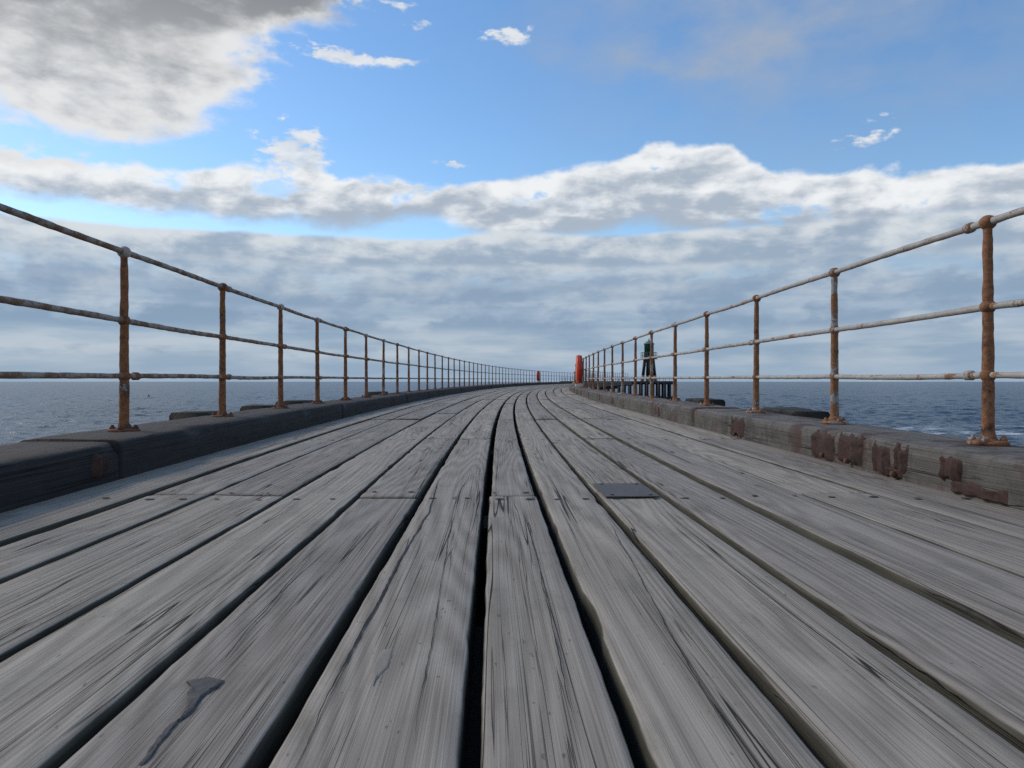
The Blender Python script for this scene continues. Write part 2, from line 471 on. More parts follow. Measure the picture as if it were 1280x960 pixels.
# ------------------------------------------------------------------ kerb beams
def kerb(side, mat, label):
    root = empty('kerb_beam'); tag(root, label, 'kerb beam')
    cuts = [Y0 - 1, 2.2, 8.2, 14.5, 20.6, 27, 33.2, 39.5, 46, 53, 60, 67, 75, 83, 91, 99, Y1]
    if side < 0: cuts = [q + (1.7 if 0 < i < len(cuts)-1 else 0) for i, q in enumerate(cuts)]
    for i, (a, b) in enumerate(zip(cuts[:-1], cuts[1:])):
        mb = MB(); vs = []; uv = []; rows = 0
        ys = steps(a+.004, b-.004)
        rs = random.Random(i*7 + side); dz = rs.uniform(-.008, .008); dx = rs.uniform(-.008, .008)
        for y in ys:
            post = oR(y) if side > 0 else oL(y)
            inn = post - .33 + dx if side > 0 else post - .28 + dx
            out = inn + .53
            n1 = lambda s_, f=2.2, a_=.008: a_*noise.noise(Vector((y*f, s_*3.7, side*5+i))) + a_*.45*noise.noise(Vector((y*f*6, s_*3.7, side*5+i))) + a_*.2*noise.noise(Vector((y*f*22, s_*3.7, side*5+i)))
            ch = max(0, noise.noise(Vector((y*1.9, side*4, i+3.)))-.1)*.07 + max(0, noise.noise(Vector((y*9, side*4, i+3.)))-.25)*.03
            row = [(inn + n1(0)*.6, -.12), (inn + n1(1), .004), (inn + n1(2), .07), (inn + n1(3), .13), (inn + .002 + n1(4) + ch*.4, KH - .022 - ch), (inn + .012 + n1(5) + ch, KH - .007 - ch*.3), (inn + .035 + ch, KH + n1(6)*.4)]
            for q in (.2, .35, .5, .65, .8): row.append((inn + .5*q + .03, KH + .003 + n1(7+q)*.6))
            row += [(out - .03, KH + n1(12)*.7), (out + n1(13), KH - .02 + n1(14)), (out + n1(15), .08), (out, -.30)]
            rows = len(row); acc = 0
            for j, (o, z) in enumerate(row):
                vs.append(at(y, side*o, z + dz))
                if j: acc += math.hypot(o-row[j-1][0], z-row[j-1][1])
                uv.append((y + i*2.3, acc))
        fs = []
        for ii in range(len(ys)-1):
            for j in range(rows-1):
                q = ii*rows+j; fs.append((q, q+1, q+1+rows, q+rows))
        fs.append(tuple(range(rows-1, -1, -1))); fs.append(tuple((len(ys)-1)*rows + j for j in range(rows)))
        mb.add(vs, fs, uv); mb.build('timber', mat, root)
    return root
KR = kerb(1, M_KERB_R, 'grey weathered kerb beam with rusted iron plates, under the whitish railing on the right')
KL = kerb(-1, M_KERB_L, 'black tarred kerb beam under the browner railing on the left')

# rusted iron remains on the inner face of the right kerb
def bracket(ya, yb, z0, z1, th, seed, mat=M_RUSTD, parent=KR, side=1):
    mb = MB(); nx, nz = 12, 9; vs = []
    rs = random.Random(seed)
    for j in range(nz+1):
        for i in range(nx+1):
            u, v = i/nx, j/nz
            y = ya + (yb-ya)*u; z = z0 + (z1-z0)*v
            q = Vector((y*9 + seed, z*9, seed))
            edge = (.020 if i in (0, nx) or j in (0, nz) else .003)
            y += edge*1.4*noise.noise(q*3); z += edge*2.2*noise.noise(q*2.6 + Vector((3, 3, 3)))
            base = (oR(y)-.33 if side > 0 else oL(y)-.28)
            rib = .014 if (abs(u-.30) < .07 or abs(u-.85) < .06) else 0
            dep = th + rib + .010*noise.noise(q*1.7) + .006*noise.noise(q*6)
            if i in (0, nx) or j in (0, nz): dep = -.014
            vs.append(at(y, side*(base - dep), z))
    fs = [(j*(nx+1)+i, j*(nx+1)+i+1, (j+1)*(nx+1)+i+1, (j+1)*(nx+1)+i) for j in range(nz) for i in range(nx)]
    mb.add(vs, fs)
    return mb.build('iron_plate', mat, parent)
for k, a in enumerate([(4.66, 5.04, .0, .175), (4.30, 4.63, .01, .18), (3.98, 4.17, -.0, .165), (3.80, 3.93, .045, .165), (3.84, 4.03, .0, .055),
                       (3.36, 3.52, .055, .165), (3.05, 3.46, .005, .06), (6.45, 6.85, .01, .175), (9.9, 10.35, .02, .17), (13.1, 13.6, .02, .17), (14.6, 15.3, .02, .18), (17, 17.3, .03, .18), (20.0, 20.4, .02, .18), (23, 23.6, .02, .18), (25.4, 26.1, .0, .18), (28, 28.7, .0, .18)]):
    o_ = bracket(a[0], a[1], a[2], a[3], .002, 5+k*3)
for k, yy in enumerate((4.80, 4.45, 3.90, 6.65)):
    mb = MB(); p = at(yy, oR(yy)-.33-.022, .035 if k != 2 else .028)
    mb.lathe(p, [(0.001, -.012), (.015, -.012), (.017, -.006), (.017, .012), (.001, .014)], 6, 'x'); mb.build('bolt', M_RUST, KR)
for k, a in enumerate([(3.62, 3.76, .03, .15), (14.2, 14.5, .01, .17), (20, 20.3, .01, .17)]):
    bracket(a[0], a[1], a[2], a[3], .002, 55+k, M_RUSTD, KL, -1)

# ------------------------------------------------------------------ outer timbers beside the kerbs
def block(side, ya, yb, top, w=.30, off=.24, label='', step=0.):
    mb = MB(); ys = steps(ya, yb); vs = []; uv = []
    for y in ys:
        post = (oR(y) if side > 0 else oL(y)) + off
        n1 = lambda s_: .007*noise.noise(Vector((y*5, s_*3.1, ya)))
        tz = KH + top + (step if y > (ya+yb)/2 else 0)
        row = [(post, -.5), (post + n1(1), tz-.03+n1(2)), (post+.015, tz + n1(3)), (post + w*.5, tz + n1(4)), (post+w-.02, tz + n1(5)), (post + w, tz-.03), (post+w, -.5)]
        for j, (o, z) in enumerate(row): vs.append(at(y, side*o, z)); uv.append((y, o+z))
    R_ = 7; fs = []
    for i in range(len(ys)-1):
        for j in range(R_-1):
            q = i*R_+j; fs.append((q, q+1, q+1+R_, q+R_))
    fs.append(tuple(range(R_-1, -1, -1))); fs.append(tuple((len(ys)-1)*R_+j for j in range(R_)))
    mb.add(vs, fs, uv)
    o = mb.build('timber_block', M_DARKW); tag(o, label, 'timber block', 'dark timber ends outside the kerb beams')
block(-1, 6.50, 6.9, .030, .34, .20, 'dark timber end outside the black kerb beside the second rail post')
block(-1, 8.35, 8.8, .022, .34, .20, 'dark timber end outside the black kerb beside the third rail post')
block(-1, 9.7, 10.35, .035, .34, .20, 'dark timber end outside the black kerb between the fourth and fifth rail posts')
block(-1, 15.9, 16.7, .05, .34, .20, 'farthest dark timber end outside the black kerb, beside the eighth rail post')
block(1, 6.75, 7.55, .030, .34, .20, 'low dark stepped timber outside the grey kerb between its second and third rail posts', step=.010)
block(1, 10.0, 10.85, .048, .34, .20, 'dark timber end outside the grey kerb behind its fourth rail post')

# ------------------------------------------------------------------ railings
HL, HM, HT = .335, .67, 1.085
def post_mesh(v):
    mb = MB(); pts = []; rad = []
    n_ = 44
    for i in range(n_+1):
        z = .01 + 1.06*i/n_; r = .0295 - .008*i/n_
        if z < .045: r += .006
        pts.append((0, 0, z)); rad.append(r)
    mb.tube(pts, rad, 14, wob=.0034, seed=v*9.)
    return mb.mesh('post')
def ball_mesh(r, v, cap=False):
    mb = MB(); pr = [(.001, -r)]
    for k in range(1, 10):
        a = -PI/2 + PI*k/10; pr.append((r*math.cos(a), r*math.sin(a)*(1 if not cap or a < 0 else .85)))
    pr.append((.001, r*(.85 if cap else 1)))
    mb.lathe((0, 0, 0), pr, 14, wob=.003, seed=v); return mb.mesh('ball_joint')
def flange_mesh(v):
    mb = MB(); mb.lathe((0, 0, 0), [(.001, -.008), (.088, -.008), (.092, .004), (.09, .013), (.078, .017), (.045, .02), (.038, .03), (.034, .045), (.001, .045)], 22, wob=.006, seed=v*4.)
    return mb.mesh('base_flange')
def bolt_mesh():
    mb = MB(); mb.lathe((0, 0, 0), [(.001, 0), (.017, 0), (.018, .013), (.012, .016), (.009, .026), (.001, .028)], 7, wob=.003)
    return mb.mesh('bolt')
PM = [post_mesh(v) for v in range(4)]; BM_ = [ball_mesh(.036, v) for v in range(3)]; TM = [ball_mesh(.040, v+5, True) for v in range(3)]
FM = [flange_mesh(v) for v in range(3)]; bolt_me = bolt_mesh()
mb = MB(); mb.tube([(0, 0, 0), (0, 0, .5), (0, 0, 1.07)], [.029, .026, .022], 7)
mb.lathe((0, 0, 0), [(.085, -.02), (.085, .015), (.03, .03)], 8)
for z, r in ((HL, .036), (HM, .036), (HT, .038)): mb.lathe((0, 0, z), [(.001, -r), (r, -r*.4), (r, r*.4), (.001, r)], 8)
FARP = mb.mesh('post')
def new(name, me, mat, parent, loc=(0, 0, 0)):
    o = bpy.data.objects.new(name, me); COL.objects.link(o); o.parent = parent; o.location = loc
    if not me.materials: me.materials.append(mat)
    o.material_slots[0].link = 'OBJECT'; o.material_slots[0].material = mat
    return o
def railing(side, y1, label, pm, rm):
    root = empty('railing'); tag(root, label, 'railing')
    off = oR if side > 0 else oL
    ys = []; y = y1 - 1.74*2
    while y < Y1 - 1: ys.append(y); y += 1.735
    rs = random.Random(3+side)
    tops = []
    for i, y in enumerate(ys):
        p = at(y, side*off(y), KH)
        p.x += rs.uniform(-.008, .008); p.z += .004
        tops.append(p)
        if y < 30:
            v = i % 4
            po = new('post', PM[v], M_POSTR if side > 0 and i == 2 else pm, root, p); po.rotation_euler = (rs.uniform(-.006, .006), rs.uniform(-.007, .007), rs.uniform(0, 6))
            new('base_flange', FM[i % 3], M_RUST if side < 0 else pm, po)
            if y < 16:
                for k in range(4):
                    a = PI/4 + k*PI/2; new('bolt', bolt_me, pm if side > 0 else M_RUST, po, (.066*math.cos(a), .066*math.sin(a), .014))
            new('ball_joint', BM_[i % 3], pm, po, (0, 0, HL)); new('ball_joint', BM_[(i+1) % 3], pm, po, (0, 0, HM))
            new('ball_joint', TM[i % 3], M_RAIL if (i % 3 and side < 0) else pm, po, (0, 0, HT))
        else:
            new('post', FARP, pm, root, p)
    for h, r in ((HL, .0165), (HM, .0175), (HT, .0175)):
        mb = MB(); pts = []
        for i in range(len(tops)-1):
            a, b = tops[i], tops[i+1]
            n_ = 26 if a.y < 12 else 6 if a.y < 30 else 1
            sag = rs.uniform(-.004, .008)
            for k in range(n_):
                f = k/n_; q = a.lerp(b, f) + Vector((0, 0, h - sag*math.sin(f*PI)*(1 if n_ > 1 else 0))); pts.append(q)
        pts.append(tops[-1] + Vector((0, 0, h)))
        mb.tube(pts, r, 10, wob=.0026, seed=h*7)
        ro = mb.build('rail', rm, root)
        mb = None
        for i in range(len(tops)-1):
            if tops[i].y < 24 and rs.random() < .4:
                a, b = tops[i], tops[i+1]; f = .07
                q = a.lerp(b, f) + Vector((0, 0, h)); q2 = a.lerp(b, f+.035) + Vector((0, 0, h))
                m2 = MB(); m2.tube([q, q.lerp(q2, .15), q.lerp(q2, .85), q2], [r+.002, r+.009, r+.009, r+.002], 10, wob=.002)
                m2.build('coupling', pm if rs.random() < .5 else rm, ro)
    return root
railing(-1, 4.55, 'brown rusted iron railing with three rails standing on the black kerb', M_POSTL, M_RAILL)
railing(1, 3.69, 'whitish painted iron railing with orange rusted posts on the grey kerb', M_POST, M_RAIL)

# ------------------------------------------------------------------ lifebuoy housings
def housing(y, side, z, label, D=.98):
    p = at(y, side*((oR(y) if side > 0 else oL(y)) - .22), z)
    root = empty('lifebuoy_housing', p, -head(y)); tag(root, label, 'lifebuoy housing', 'orange lifebuoy housings on the railings')
    R_ = D/2
    mb = MB(); mb.lathe((0, 0, 0), [(.001, -.112), (R_*.90, -.112), (R_*.975, -.10), (R_, -.075), (R_, -.008)], 40, 'x'); mb.build('front_cover', M_ORANGE if side > 0 else M_ORANGE, root)
    mb = MB(); mb.lathe((0, 0, 0), [(R_*.97, -.008), (R_*1.015, .0), (R_*1.015, .02), (R_, .03), (R_*.97, .085), (.001, .09)], 40, 'x'); mb.build('back_shell', M_ORANGED, root)
    mb = MB(); mb.tube([(.14, .12, -R_*1.02-.10), (.14, .12, .3)], .025, 8); mb.tube([(.14, -.12, -R_*1.02-.10), (.14, -.12, .3)], .025, 8); mb.build('bracket', M_WHITE, root)
    mb = MB(); mb.box((-.01, 0, -R_-.075), (.26, .5, .09)); mb.build('base', M_WHITE, root)
    return root
housing(26.6, 1, KH + .19 + .49, 'large orange-red round lifebuoy housing, seen edge-on where the right railing ends from view')
housing(69.4, -1, KH + .14 + .49, 'small distant red round lifebuoy housing against the far curve of the left railing')

p = at(62, 1.75, 0)
bo = empty('marker_post', p); tag(bo, 'thin grey post with a yellow foot, just left of the large orange housing', 'marker post')
mb = MB(); mb.tube([(0, 0, .2), (0, 0, 1.05)], .07, 10); mb.lathe((0, 0, 1.05), [(.07, 0), (.1, .01), (.1, .08), (.05, .1)], 10); mb.build('shaft', plain('olive_paint', (.16, .17, .13)), bo)
mb = MB(); mb.lathe((0, 0, 0), [(.2, 0), (.2, .24), (.08, .3)], 12); mb.build('foot', M_YELLOW, bo)

# ------------------------------------------------------------------ opposite pier and its beacon
SEA = -4.83
A = Vector((42.3, 200, 0)); Bp = Vector((16, 222, 0)); dv = (Bp-A); Ln = dv.length; dv.normalize(); ang = math.atan2(dv.y, dv.x); nv = Vector((-dv.y, dv.x, 0))
DZ = .55
op = empty('opposite_pier', (A.x, A.y, SEA), ang); tag(op, 'dark timber pier on tall black piles across the water to the right', 'pier')
dzl = DZ - SEA
mb = MB(); mb.box((Ln/2, 0, dzl - .28), (Ln, 6., .34)); 
for s_ in (-2.9, 2.9): mb.box((Ln/2, s_, dzl-.02), (Ln, .3, .28))
mb.build('deck', M_PILE, op)
k = 0; x = .4
while x < Ln:
    for s_ in (-2.7, 0, 2.7):
        m2 = MB(); m2.tube([(x, s_, -.8), (x, s_, dzl-.4)], .38, 8); m2.build('pile', M_PILE, op)
    if k % 2 == 0:
        for z_ in (dzl-.62, 1.2):
            m2 = MB(); m2.box((x, 0, z_), (.4, 6.3, .38)); m2.build('cross_brace', M_PILE, op)
    x += 1.75; k += 1
mb = MB(); mb.box((Ln/2, -2.9, .45), (Ln+1.2, 1.3, .95), jit=.15); mb.build('wale', M_PILE, op)
for s_ in (-2.8, 2.8):
    mb = MB()
    for z in (.45, .85, 1.2): mb.tube([(.1, s_, dzl+z), (Ln, s_, dzl+z)], .035, 5)
    x = .1
    while x < Ln: mb.tube([(x, s_, dzl), (x, s_, dzl+1.2)], .045, 5); x += 1.8
    mb.build('railing', plain('grey_rail_%d' % int(s_), (.16, .17, .17)), op)

bx = 37.2
# tower foot on the opposite pier
T = (bx - A.x)/dv.x
tp = A + dv*T
bt = empty('beacon_tower', (tp.x, tp.y, DZ), ang); tag(bt, 'green lantern tower on splayed dark legs standing on the opposite pier', 'beacon tower')
def leg(sx, sy):
    m = MB(); m.tube([(sx*1.15, sy*1.15, 1.6), (sx*.80, sy*.80, 6.1)], .42, 6); o = m.build('leg', M_DGREEN, bt)
    m = MB(); m.tube([(sx*1.3, sy*1.3, 0), (sx*1.15, sy*1.15, 1.6)], [.46, .43], 6); m.build('foot', M_PALEP, o)
for sx in (-1, 1):
    for sy in (-1, 1): leg(sx, sy)
mb = MB()
for s_ in (-1, 1):
    mb.box((0, s_*1.15, 4.4), (2.3, .16, .2)); mb.box((s_*1.15, 0, 4.4), (.16, 2.3, .2))
    mb.box((0, s_*.95, 5.6), (2.1, .3, .8)); mb.box((s_*.95, 0, 5.6), (.3, 2.1, .8))
mb.build('brace', M_DGREEN, bt)
mb = MB(); mb.box((0, 0, 6.15), (3.3, 3.3, .22)); mb.build('gallery', M_DGREEN, bt)
mb = MB()
for sx in (-1, 1):
    mb.box((sx*1.6, 0, 7.0), (.08, 3.2, .08)); mb.box((sx*1.6, 0, 7.9), (.08, 3.2, .08))
    mb.box((0, sx*1.6, 7.0), (3.2, .08, .08)); mb.box((0, sx*1.6, 7.9), (3.2, .08, .08))
    for q in range(7):
        t_ = -1.6 + q*.533
        mb.tube([(sx*1.6, t_, 6.2), (sx*1.6, t_, 7.94)], .05, 5); mb.tube([(t_, sx*1.6, 6.2), (t_, sx*1.6, 7.94)], .05, 5)
mb.build('gallery_rail', plain('weathered_green', (.10, .16, .14)), bt)
mb = MB(); mb.lathe((0, 0, 6.25), [(1.25, 0), (1.27, 3.7), (1.4, 3.8), (1.4, 3.95)], 12); mb.build('lantern', M_GREEN, bt)
mb = MB(); mb.lathe((0, 0, 10.15), [(1.5, 0), (1.45, .12), (.9, .55), (.35, .85), (.3, 1.0)], 12); ro = mb.build('roof', plain('grey_roof', (.16, .18, .17)), bt)
mb = MB(); mb.tube([(0, 0, 11.1), (0, 0, 11.8)], [.16, .04], 6); mb.build('finial', M_DGREEN, ro)

# small float on the left-hand sea
fl = empty('float', (-128, 265, SEA)); tag(fl, 'tiny dark float bobbing on the sea beyond the left railing', 'float')
mb = MB(); mb.lathe((0, 0, -.1), [(.3, 0), (.42, .2), (.38, .42), (.12, .6)], 10); mb.build('body', M_PILE, fl)
mb = MB(); mb.tube([(0, 0, .4), (0, 0, 1.0)], .09, 6); mb.build('stem', M_PILE, fl)

# ------------------------------------------------------------------ sea
mw, n, b = material('sea_water')
pos = n.node('ShaderNodeNewGeometry').outputs['Position']
X, Y, Z = n.sep(pos)
v1 = n.vec(n.m('MULTIPLY', X, .8), n.m('MULTIPLY', Y, 1.), 0.)
w2 = n.noise(v1, 1.3, 4., .6, .4); w0 = n.noise(v1, .012, 3., .5)
n.put(b.inputs['Normal'], n.bump(w2, 1., .22))
foamn = n.noise(n.vec(n.m('MULTIPLY', X, .35), n.m('MULTIPLY', Y, 1.), 0.), .35, 6., .7, .5)
fx = n.mr(X, 24., 40., 0., 1.); fy = n.m('MULTIPLY', n.mr(Y, 84., 96., 1., 0.), n.mr(Y, 40, 60, 0., 1.))
lines = n.m('MULTIPLY', fx, fy)
foam = n.m('MULTIPLY', n.mr(foamn, .50, .64), lines)
n.put(b.inputs['Base Color'], n.mix(foam, n.mix(n.mr(w0, .35, .65), (.040, .062, .082), (.052, .080, .10)), (.62, .68, .72)))
n.put(b.inputs['Roughness'], n.m('ADD', .3, n.m('MULTIPLY', foam, .6)))
b.inputs['IOR'].default_value = 1.333
import numpy as np
rg = np.random.RandomState(4)
def wave_h(x, y):
    h = np.zeros_like(x)
    for k in range(46):
        lam = .9*(1.07**k)                     # crests 1 to 45 m apart
        a = rg.normal(math.radians(205), .55)
        kx, ky = 2*PI/lam*math.sin(a), 2*PI/lam*math.cos(a)
        amp = .0125*lam**.40
        ph = kx*x + ky*y + rg.uniform(0, 2*PI)
        h += amp*(np.sin(ph) + .25*np.sin(2*ph + 1.5))
    # groups of higher and lower waves
    g = 1 + .18*np.sin(x*.043 + 1.3*np.sin(y*.021)) * np.sin(y*.036 + 1.1*np.sin(x*.027))
    return h*g
NR, NA = 800, 820
r_ = 26*np.exp(np.linspace(0, math.log(2600/26), NR)); a_ = np.radians(np.linspace(-62, 62, NA))
RR, AA = np.meshgrid(r_, a_, indexing='ij'); XX = RR*np.sin(AA); YY = RR*np.cos(AA)
fade = np.clip((RR-26)/12, 0, 1)*np.clip((2600-RR)/900, 0, 1)
ZZ = SEA + wave_h(XX, YY)*fade
V_ = np.stack([XX, YY, ZZ], -1).reshape(-1, 3)
ii, jj = np.meshgrid(np.arange(NR-1), np.arange(NA-1), indexing='ij'); q = (ii*NA+jj).ravel()
F_ = np.stack([q, q+1, q+1+NA, q+NA], -1)
# flat water round it, to the horizon and under the pier
ringsr = [26, 200, 800, 2600, 12000, 70000]; N = 144; base = len(V_)
E = [(0, 0, SEA-.3)]
for rr in ringsr:
    for k in range(N): E.append((rr*math.cos(2*PI*k/N), rr*math.sin(2*PI*k/N), SEA - (.3 if rr < 5000 else 0)))
F2 = []
me = bpy.data.meshes.new('sea')
tri = [(base, base+1+k, base+1+(k+1) % N) for k in range(N)]
quads = []
for i in range(len(ringsr)-1):
    for k in range(N):
        a = base+1+i*N+k; b_ = base+1+i*N+(k+1) % N; quads.append((a, a+N, b_+N, b_))
allv = np.concatenate([V_, np.array(E)]); nq = len(F_) + len(quads)
loops = np.concatenate([F_[:, ::-1].ravel(), np.array(quads).ravel(), np.array(tri).ravel()]).astype(np.int32)
me.vertices.add(len(allv)); me.vertices.foreach_set('co', allv.astype(np.float32).ravel())
me.loops.add(len(loops)); me.loops.foreach_set('vertex_index', loops)
me.polygons.add(nq + len(tri))
ls = np.concatenate([np.arange(nq)*4, nq*4 + np.arange(len(tri))*3]).astype(np.int32)
me.polygons.foreach_set('loop_start', ls)
me.polygons.foreach_set('use_smooth', [True]*(nq+len(tri)))
me.update(calc_edges=True); me.validate(); me.materials.append(mw)
sea = bpy.data.objects.new('sea', me); COL.objects.link(sea); tag(sea, 'choppy blue-grey sea reaching to the horizon', None, None, 'structure')

# ------------------------------------------------------------------ sky
SUN_EL, SUN_AZ = math.radians(38), math.radians(-64)       # azimuth from +Y, negative to the left
w = bpy.data.worlds.new('World'); S.world = w; w.use_nodes = True
nt = w.node_tree; n = NT(nt); bg = nt.nodes['Background']
sky = n.node('ShaderNodeTexSky', sky_type='NISHITA'); sky.sun_disc = False
sky.sun_elevation = SUN_EL; sky.sun_rotation = SUN_AZ; sky.air_density = 1.; sky.dust_density = .3; sky.ozone_density = 1.5; sky.altitude = 0
tc = n.node('ShaderNodeTexCoord').outputs['Generated']
X, Y, Z = n.sep(tc)
az = n.m('ARCTAN2', X, Y); el = n.m('ARCSINE', Z)
def AE(px, py):
    a = math.atan((px-640)/F); return a, math.atan((477-py)/F*math.cos(a))
wa = n.noise(tc, 5., 4., .6)
wb = n.noise(n.vec(X, n.m('ADD', Y, 7.), Z), 6., 5., .62)
azw = n.m('ADD', az, n.m('MULTIPLY', n.m('SUBTRACT', wa, .5), .12))
elw = n.m('ADD', el, n.m('MULTIPLY', n.m('SUBTRACT', wb, .5), n.mr(el, 0., .3, .045, .11)))
pv = n.vec(az, n.m('MULTIPLY', el, 2.2), 0.)
f1 = n.noise(pv, 8., 7., .56, .15)
pv2 = n.vec(n.m('ADD', az, -.016), n.m('MULTIPLY', n.m('ADD', el, .012), 2.2), 0.)
f2 = n.noise(pv2, 8., 7., .56, .15)
relief = n.m('SUBTRACT', f1, f2)
fe = n.noise(pv, 26., 5., .62, .3)
azb = n.m('ADD', az, n.m('ADD', n.m('MULTIPLY', n.m('SUBTRACT', fe, .5), .035), n.m('MULTIPLY', n.m('SUBTRACT', wa, .5), .03)))
elb = n.m('ADD', el, n.m('ADD', n.m('MULTIPLY', n.m('SUBTRACT', fe, .5), -.022), n.m('MULTIPLY', n.m('SUBTRACT', wb, .5), .04)))
def blob(px, py, rx, ry, amp, rot=0.):
    a, e = AE(px, py); ra, re = rx/F, ry/F
    du = n.m('DIVIDE', n.m('SUBTRACT', azw, a), ra); dv_ = n.m('DIVIDE', n.m('SUBTRACT', elw, e), re)
    if rot:
        cr, sr = math.cos(rot), math.sin(rot)
        du0 = n.m('SUBTRACT', azw, a); dv0 = n.m('SUBTRACT', elw, e)
        du = n.m('DIVIDE', n.m('ADD', n.m('MULTIPLY', du0, cr), n.m('MULTIPLY', dv0, sr)), ra)
        dv_ = n.m('DIVIDE', n.m('SUBTRACT', n.m('MULTIPLY', dv0, cr), n.m('MULTIPLY', du0, sr)), re)
    d2 = n.m('ADD', n.m('MULTIPLY', du, du), n.m('MULTIPLY', dv_, dv_))
    return n.m('MULTIPLY', n.m('EXPONENT', n.m('MULTIPLY', d2, -1.)), amp)
def puff(px, py, rx, ry, amp):
    a, e = AE(px, py); ra, re = rx/F, ry/F
    du = n.m('DIVIDE', n.m('SUBTRACT', azb, a), ra); dv_ = n.m('DIVIDE', n.m('SUBTRACT', elb, e), re)
    d2 = n.m('ADD', n.m('MULTIPLY', du, du), n.m('MULTIPLY', dv_, dv_))
    return n.m('MULTIPLY', n.m('EXPONENT', n.m('MULTIPLY', d2, -1.)), amp)
def addall(l):
    r = l[0]
    for q in l[1:]: r = n.m('ADD', r, q)
    return r
def pel(py): return (477-py)/F
K = 1/.15
def col(r, g, b_): return (r*K, g*K, b_*K)
skyc = n.node('ShaderNodeHueSaturation'); n.put(skyc.inputs['Color'], sky.outputs[0]); skyc.inputs['Saturation'].default_value = 1.2
skyc.inputs['Value'].default_value = 1.0
res = skyc.outputs[0]
# --- thin high veil on the right
dx = n.m('DIVIDE', n.m('SUBTRACT', azw, .40), .30); dy = n.m('DIVIDE', n.m('SUBTRACT', elw, .50), .17)
wv = n.m('EXPONENT', n.m('MULTIPLY', n.m('ADD', n.m('MULTIPLY', dx, dx), n.m('MULTIPLY', dy, dy)), -1.))
wv2 = addall([blob(870, 68, 90, 22, .8), blob(700, 82, 40, 16, .6), blob(820, 60, 50, 14, .5)])
veil = n.m('MULTIPLY', n.m('ADD', wv, wv2, clamp=True), n.mr(n.m('ADD', n.m('MULTIPLY', f1, .6), n.m('MULTIPLY', wb, .4)), .38, .58, .08, .85))
res = n.mix(veil, res, col(.33, .39, .49))
# --- broken clouds above the bank
D = addall([puff(40, -30, 225, 118, 1.35), puff(120, 100, 95, 48, .55), puff(205, 60, 60, 60, .35), puff(330, 2, 90, 22, .75), puff(20, 205, 85, 14, .72),
    n.m('MULTIPLY', n.mr(n.m('ABSOLUTE', az), .95, 1.5, 0., .55), n.mr(el, .5, 1.2, 1., .7))])
Dn = n.m('ADD', D, n.m('ADD', n.m('MULTIPLY', n.m('SUBTRACT', f1, .5), .9), n.m('MULTIPLY', n.m('SUBTRACT', fe, .5), .75)))
maskh = n.mr(Dn, .36, .66, 0., 1., True)
edge = n.mr(Dn, .45, 1.15, 1., 0.)
inner = n.mr(el, pel(20), pel(130), -.08, .62)
lith = n.m('ADD', n.m('MULTIPLY', edge, .62), n.m('ADD', inner, n.m('ADD', n.m('MULTIPLY', relief, -1.8), n.m('MULTIPLY', n.m('SUBTRACT', fe, .5), .6))))
lith = n.mr(n.m('SUBTRACT', lith, .12), 0., 1., 0., 1., True)
Pd = addall([puff(372, 192, 40, 30, 1.15), puff(265, 95, 34, 13, .9), puff(410, 68, 34, 12, .95), puff(447, 72, 20, 9, .7), puff(497, 74, 30, 8, .9), puff(640, 53, 34, 11, .85), puff(520, 28, 22, 7, .8), puff(570, 205, 22, 6, .85),
    puff(495, 3, 20, 6, .7), puff(410, -6, 60, 14, .9), puff(1085, 176, 40, 8, .6), puff(1110, 150, 26, 6, .5), puff(235, 140, 30, 8, .4)])
nzf = n.noise(pv, 60., 3., .6)
Pn = n.m('ADD', Pd, n.m('ADD', n.m('MULTIPLY', n.m('SUBTRACT', fe, .5), 2.3), n.m('MULTIPLY', n.m('SUBTRACT', nzf, .5), 1.2)))
maskp = n.m('MULTIPLY', n.mr(Pn, .34, .95, 0., .92, True), n.mr(Pd, .08, .3, 0., 1., True))
res = n.mix(maskp, res, n.mix(n.mr(fe, .35, .62), col(.52, .58, .66), col(.74, .76, .78)))
nzs = n.noise(n.vec(az, n.m('MULTIPLY', el, 1.5), 4.), 9., 6., .56, .15)
greyh = n.mix(n.mr(el, pel(210), pel(120), 0., 1.), col(.27, .31, .37), n.mix(n.mr(el, pel(110), pel(10), 0., 1.), col(.34, .355, .375), col(.175, .19, .215)))
res = n.mix(maskh, res, n.mix(lith, greyh, col(.72, .73, .74)))
streak = n.noise(n.vec(az, n.m('MULTIPLY', el, 6.), 3.), 6., 4., .55)
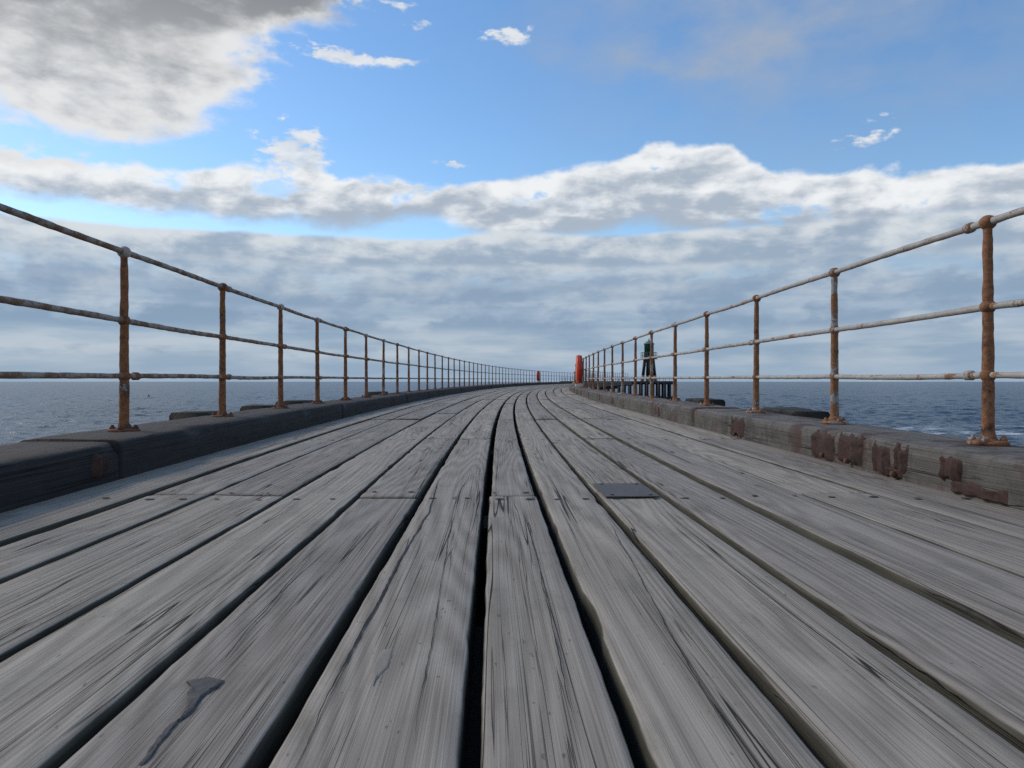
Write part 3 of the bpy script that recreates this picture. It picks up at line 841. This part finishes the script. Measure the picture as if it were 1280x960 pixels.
# --- the bank: layers one behind the other, each with a ragged bright crest over a grey body
def hump(px, w_, amp):
    a = math.atan((px-640)/F); q = n.m('DIVIDE', n.m('SUBTRACT', az, a), w_/F)
    return n.m('MULTIPLY', n.m('EXPONENT', n.m('MULTIPLY', n.m('MULTIPLY', q, q), -1.)), amp/F)
def layer(res, k, top, bot, body, crest, grey, amp, sc, alpha=1., humps=(), soft=10., botsoft=20., crestw=1., lows=(), br=0.):
    nz = nzs
    und = n.noise(n.vec(n.m('ADD', az, k*5.), k*2.3, 0.), 4.5, 2., .6)
    T = n.m('ADD', pel(top), n.m('MULTIPLY', n.m('SUBTRACT', nz, .5), amp*2/F))
    T = n.m('ADD', T, n.m('MULTIPLY', n.m('SUBTRACT', und, .5), amp*1.4/F))
    for h_ in humps: T = n.m('ADD', T, hump(*h_))
    depth = n.m('SUBTRACT', T, el)                                   # how far below the crest
    m_ = n.mr(depth, 0., soft/F, 0., 1., True)
    bo_ = n.m('ADD', pel(bot), n.m('ADD', n.m('MULTIPLY', n.m('SUBTRACT', nz, .5), -amp*1.3/F), n.m('MULTIPLY', n.m('SUBTRACT', wb, .5), -amp*1.6/F)))
    for h_ in lows: bo_ = n.m('SUBTRACT', bo_, hump(*h_))
    m_ = n.m('MULTIPLY', m_, n.mr(el, bo_, n.m('ADD', bo_, botsoft/F), 0., 1., True))
    if br: m_ = n.m('MULTIPLY', m_, n.mr(f1, br, br + .12, 0., 1., True))
    if k == 1: m_ = n.m('MULTIPLY', m_, n.mr(n.m('ADD', n.m('MULTIPLY', f1, .5), n.m('MULTIPLY', nz, .5)), .40, .45, .25, 1., True))
    if alpha < 1: m_ = n.m('MULTIPLY', m_, alpha)
    t_ = n.m('ADD', n.m('DIVIDE', depth, body/F), n.m('MULTIPLY', relief, 4.6))
    t_ = n.m('ADD', t_, n.m('MULTIPLY', n.m('SUBTRACT', nz, .5), 1.1))
    t_ = n.m('SUBTRACT', t_, n.m('MULTIPLY', n.mr(streak, .50, .66), n.mr(depth, body*.5/F, body*1.1/F, 0., .62)))
    t_ = n.mr(t_, -.15, 1.2, 0., 1., True)
    c_ = n.mix(t_, crest, grey)
    return n.mix(m_, res, c_)
# pale ground of far haze cloud low down
hz = n.mr(el, pel(375), pel(300), 1., 0., True)
res = n.mix(n.m('MULTIPLY', hz, .95), res, n.mix(n.mr(streak, .38, .62), col(.23, .33, .46), col(.40, .47, .56)))
res = layer(res, 1, 226, 296, 62, col(.80, .82, .835), col(.37, .435, .52), 30, 11., 1., humps=((830, 120, 26), (372, 60, 10), (900, 50, 12), (40, 90, -30), (1230, 200, -20), (480, 30, 8), (570, 40, -8)), lows=((1080, 150, 20), (640, 50, 14), (60, 120, -6)))
res = layer(res, 2, 301, 352, 34, col(.62, .66, .69), col(.30, .38, .485), 7, 10., .97, humps=((1000, 260, 10), (640, 60, 12)), soft=7.)
res = layer(res, 3, 330, 384, 30, col(.50, .56, .62), col(.26, .35, .47), 7, 9., .85, soft=9., br=.36)
res = layer(res, 4, 352, 410, 26, col(.43, .50, .58), col(.235, .33, .455), 7, 9., .8, soft=10., br=.40)
res = layer(res, 5, 382, 425, 20, col(.36, .45, .56), col(.22, .315, .44), 5, 9., .8, soft=8., br=.38)
res = layer(res, 6, 432, 458, 9, col(.45, .49, .54), col(.24, .34, .47), 4, 9., .75, soft=4., br=.52)
res = n.mix(n.m('MULTIPLY', n.mr(el, pel(474), pel(440), 1., 0., True), .6), res, col(.25, .36, .49))
# below the horizon: dull sea colour
res = n.mix(n.mr(Z, -.01, -.002, 1., 0.), res, col(.08, .12, .17))
w.cycles.sampling_method = 'MANUAL'; w.cycles.sample_map_resolution = 256
n.put(bg.inputs['Color'], res); bg.inputs['Strength'].default_value = .15

sd = bpy.data.lights.new('sun', 'SUN'); sd.energy = 1.5; sd.angle = math.radians(22); sd.color = (1., .88, .72)
so = bpy.data.objects.new('sun', sd); COL.objects.link(so)
d = Vector((math.sin(SUN_AZ)*math.cos(SUN_EL), math.cos(SUN_AZ)*math.cos(SUN_EL), math.sin(SUN_EL)))
so.rotation_euler = d.to_track_quat('Z', 'Y').to_euler(); so.location = (-20, 0, 20)

# ------------------------------------------------------------------ camera and render settings
cd = bpy.data.cameras.new('camera'); cam = bpy.data.objects.new('camera', cd); COL.objects.link(cam)
cd.sensor_width = 36; cd.lens = 36*F/1280; cd.clip_start = .02; cd.clip_end = 100000
cam.location = (0, 0, HC); cam.rotation_euler = (PI/2 - math.atan(3/F), 0, 0)
S.camera = cam
S.render.engine = 'CYCLES'
S.cycles.use_denoising = False; S.cycles.max_bounces = 4; S.cycles.diffuse_bounces = 2; S.cycles.glossy_bounces = 2
S.view_settings.view_transform = 'Standard'; S.view_settings.look = 'None'; S.view_settings.gamma = 1
S.view_settings.use_curve_mapping = False; S.view_settings.exposure = .12
